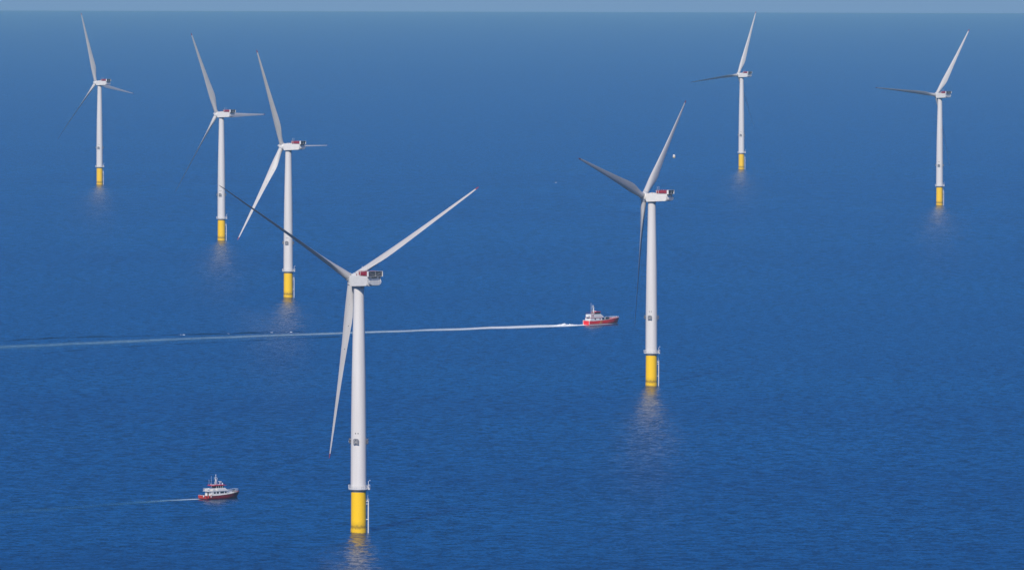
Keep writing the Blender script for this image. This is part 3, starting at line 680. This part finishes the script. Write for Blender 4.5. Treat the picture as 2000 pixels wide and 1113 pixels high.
# ------------------------------------------------------------------ wakes: foam sheets a few centimetres above the water
def ribbon(name, pts, widths, dens, mat, lift=0.06, sub=12, label=None):
    """pts (x, y); foam strip following them; UV.x across, UV.y density"""
    P = [Vector((p[0], p[1], 0)) for p in pts]; n = len(P); cx = []
    for k in range(n-1):
        p0, p1, p2, p3 = P[max(k-1, 0)], P[k], P[k+1], P[min(k+2, n-1)]
        for i in range(sub + (k == n-2)):
            t = i/sub
            q = 0.5*((2*p1) + (p2-p0)*t + (2*p0-5*p1+4*p2-p3)*t*t + (3*p1-p0-3*p2+p3)*t**3)
            wv = noise.noise(q*0.04); w2 = noise.noise(q*0.03 + Vector((9, 4, 0)))
            dirn = (p2-p1).normalized(); q = q + Vector((-dirn.y, dirn.x, 0))*w2*min(3.0, widths[k]*0.15)
            cx.append((q, (widths[k]*(1-t)+widths[k+1]*t)*(1+0.45*wv), dens[k]*(1-t)+dens[k+1]*t))
    vs = []; uvs = []; fs = []; NA = 6
    for k, (q, wd, d) in enumerate(cx):
        tg = (cx[min(k+1, len(cx)-1)][0]-cx[max(k-1, 0)][0]).normalized(); nr = Vector((-tg.y, tg.x, 0))
        for j in range(NA+1):
            u = j/NA; v = q + nr*(u-0.5)*wd; vs.append((v.x, v.y, sea_z(v.x, v.y)+lift)); uvs.append((u, d))
    for k in range(len(cx)-1):
        for j in range(NA): fs.append((k*(NA+1)+j, (k+1)*(NA+1)+j, (k+1)*(NA+1)+j+1, k*(NA+1)+j+1))
    me = bpy.data.meshes.new(name); me.from_pydata(vs, [], fs); me.update()
    uv = me.uv_layers.new(name='UVMap')
    for lp in me.loops: uv.data[lp.index].uv = uvs[lp.vertex_index]
    me.materials.append(mat)
    return link(name, me)
wkB = [(-420, 4640), (-326.7, 4735.2), (-264.6, 4794.1), (-200.9, 4854.5), (-135.3, 4903.4), (-68.3, 4953.2), (-17.2, 4990.0), (13.9, 5014.5), (31.4, 5024.0), (50.0, 5037.5)]
o = ribbon('boat_wake', wkB, [40, 38, 35, 32, 30, 29, 31, 36, 30, 10], [0.42, 0.44, 0.48, 0.52, 0.60, 0.74, 0.95, 1.3, 1.5, 1.4], M['foam'])
tag(o, kind='stuff', label='long white foam wake trailing behind the bright red boat', category='wake')
o = ribbon('boat_wake', [(-460, 4590), (-350, 4695), (-264.6, 4780), (-135.3, 4890), (-30, 4975), (35, 5022)], [70, 70, 64, 50, 36, 22], [0.20, 0.20, 0.18, 0.15, 0.10, 0.0], M['foam'], lift=0.03)
tag(o, kind='stuff', label='broad pale band of aerated water along the long wake', category='wake')
wkA = [(-250, 3318), (-217.6, 3355.3), (-191.5, 3384.1), (-173.7, 3403.6), (-158.0, 3419.0), (-147, 3427.5), (-142, 3431)]
o = ribbon('boat_wake', wkA, [16, 16, 15, 13, 10, 8, 4], [0.22, 0.24, 0.27, 0.33, 0.5, 0.8, 0.6], M['foam'])
tag(o, kind='stuff', label='short faint foam wake behind the dark red boat', category='wake')

# churned water right behind the bright red boat: heaped foam
def churn():
    m = MB(); random.seed(4)
    for i in range(60):
        t = random.random(); x = 50.5 - t*24 + random.uniform(-1, 1); y = 5038 - t*17 + random.uniform(-2.5, 2.5)
        h = (0.5 + 1.3*math.exp(-((t-0.62)/0.2)**2))*random.uniform(0.5, 1.0); r = random.uniform(0.8, 1.9)
        z = sea_z(x, y); n = 9; rings = []
        for k in range(5):
            a = k/4*math.pi/2; rr = r*math.cos(a)+0.02
            rings.append([Vector((x+rr*math.cos(2*math.pi*j/n)*random.uniform(0.8, 1.2), y+rr*math.sin(2*math.pi*j/n), z-0.1+h*math.sin(a))) for j in range(n)])
        m.loft(rings, caps=False)
    return m
m_, t_, b_ = new_mat('churned_foam'); b_.inputs['Base Color'].default_value = (0.78, 0.80, 0.80, 1); b_.inputs['Roughness'].default_value = 0.9; M['churn'] = m_
o = link('churned_foam', churn().mesh('churned_foam', M['churn'])); tag(o, kind='stuff', label='heaped white water churned up right behind the bright red boat', category='foam')

# low crests spreading from the wake: ridges of the same water, a few with broken white tops
def crest(name, pts, h, wd, seed):
    random.seed(seed); vs = []; fs = []; NA = 6; cx = []
    for p, q in zip(pts[:-1], pts[1:]):
        p, q = Vector((*p, 0)), Vector((*q, 0)); n = max(2, int((q-p).length/4))
        cx += [p.lerp(q, i/n) for i in range(n)]
    d = (Vector((*pts[-1], 0))-Vector((*pts[0], 0))).normalized(); nr = Vector((-d.y, d.x, 0))
    for k, q in enumerate(cx):
        e = min(1, k/6, (len(cx)-1-k)/6); hh = h*e*(0.35+0.9*abs(noise.noise(Vector((k*0.13, seed, 0)))*2))
        for j in range(NA+1):
            u = j/NA*2-1; v = q + nr*u*wd; vs.append((v.x, v.y, sea_z(v.x, v.y)-0.02+hh*math.cos(u*math.pi/2)**2))
    for k in range(len(cx)-1):
        for j in range(NA): fs.append((k*(NA+1)+j, (k+1)*(NA+1)+j, (k+1)*(NA+1)+j+1, k*(NA+1)+j+1))
    me = bpy.data.meshes.new(name); me.from_pydata(vs, [], fs); me.polygons.foreach_set('use_smooth', [True]*len(fs)); me.materials.append(M['sea']); me.update()
    return tag(link(name, me), kind='structure')
crest('wave_crest', [(-331.9, 4809.7), (-291.5, 4856.4), (-252.1, 4871.3), (-219.4, 4892.5)], 0.7, 4, 1)
crest('wave_crest', [(-245, 4878), (-219.4, 4893), (-189.6, 4907.2), (-156.4, 4928.7), (-119.5, 4950.6)], 0.8, 4, 2)
crest('wave_crest', [(-302.1, 4657.9), (-260.9, 4726.1), (-214.5, 4784.0)], 0.5, 4, 3)
crest('wave_crest', [(-225, 4770), (-147, 4844.4), (-67.7, 4913.4)], 0.5, 4, 5)
random.seed(9)
caps = [((-219+i*2.2, 4893+i), 1.0) for i in range(3)]
wc = MB()
def cap_patch(x, y, lx, ly, h, k=7):
    for i in range(k):
        a = x + random.uniform(-lx, lx); c = y + random.uniform(-ly, ly); z = sea_z(a, c); r = random.uniform(0.35, 0.7)
        rings = [[Vector((a + r*1.6*math.cos(2*math.pi*j/8)*s_, c + r*math.sin(2*math.pi*j/8)*s_, z + h*hz)) for j in range(8)] for s_, hz in ((1, 0.2), (0.8, 0.8), (0.3, 1.0), (0.02, 1.05))]
        wc.loft(rings, caps=False)
for px_, py_, n_ in ((-219.4, 4892.5, 7), (-189.6, 4907.2, 9), (-162, 4925, 5), (-150, 4932, 6), (50.9, 8161.5, 4)):
    cap_patch(px_, py_, 4.0, 0.6, 0.3, max(2, n_-3))
o = link('whitecaps', wc.mesh('whitecaps', M['churn'])); tag(o, kind='stuff', label='little broken white wave tops beside the long wake', category='foam')

# ------------------------------------------------------------------ haze: sea air round the whole scene
HAZE = 2.65e-5
hz = MB().box(-67000, 67000, -67000, 67000, -352, 262)
mh = bpy.data.materials.new('haze'); mh.use_nodes = True; tn = mh.node_tree; tn.nodes.clear()
out = tn.nodes.new('ShaderNodeOutputMaterial'); pv = tn.nodes.new('ShaderNodeVolumePrincipled')
pv.inputs['Color'].default_value = (0.50, 0.90, 1.0, 1); pv.inputs['Density'].default_value = HAZE; pv.inputs['Anisotropy'].default_value = 0.0
tn.links.new(pv.outputs[0], out.inputs['Volume'])
mh.cycles.homogeneous_volume = True
o = link('haze', hz.mesh('haze', mh)); tag(o, kind='stuff')
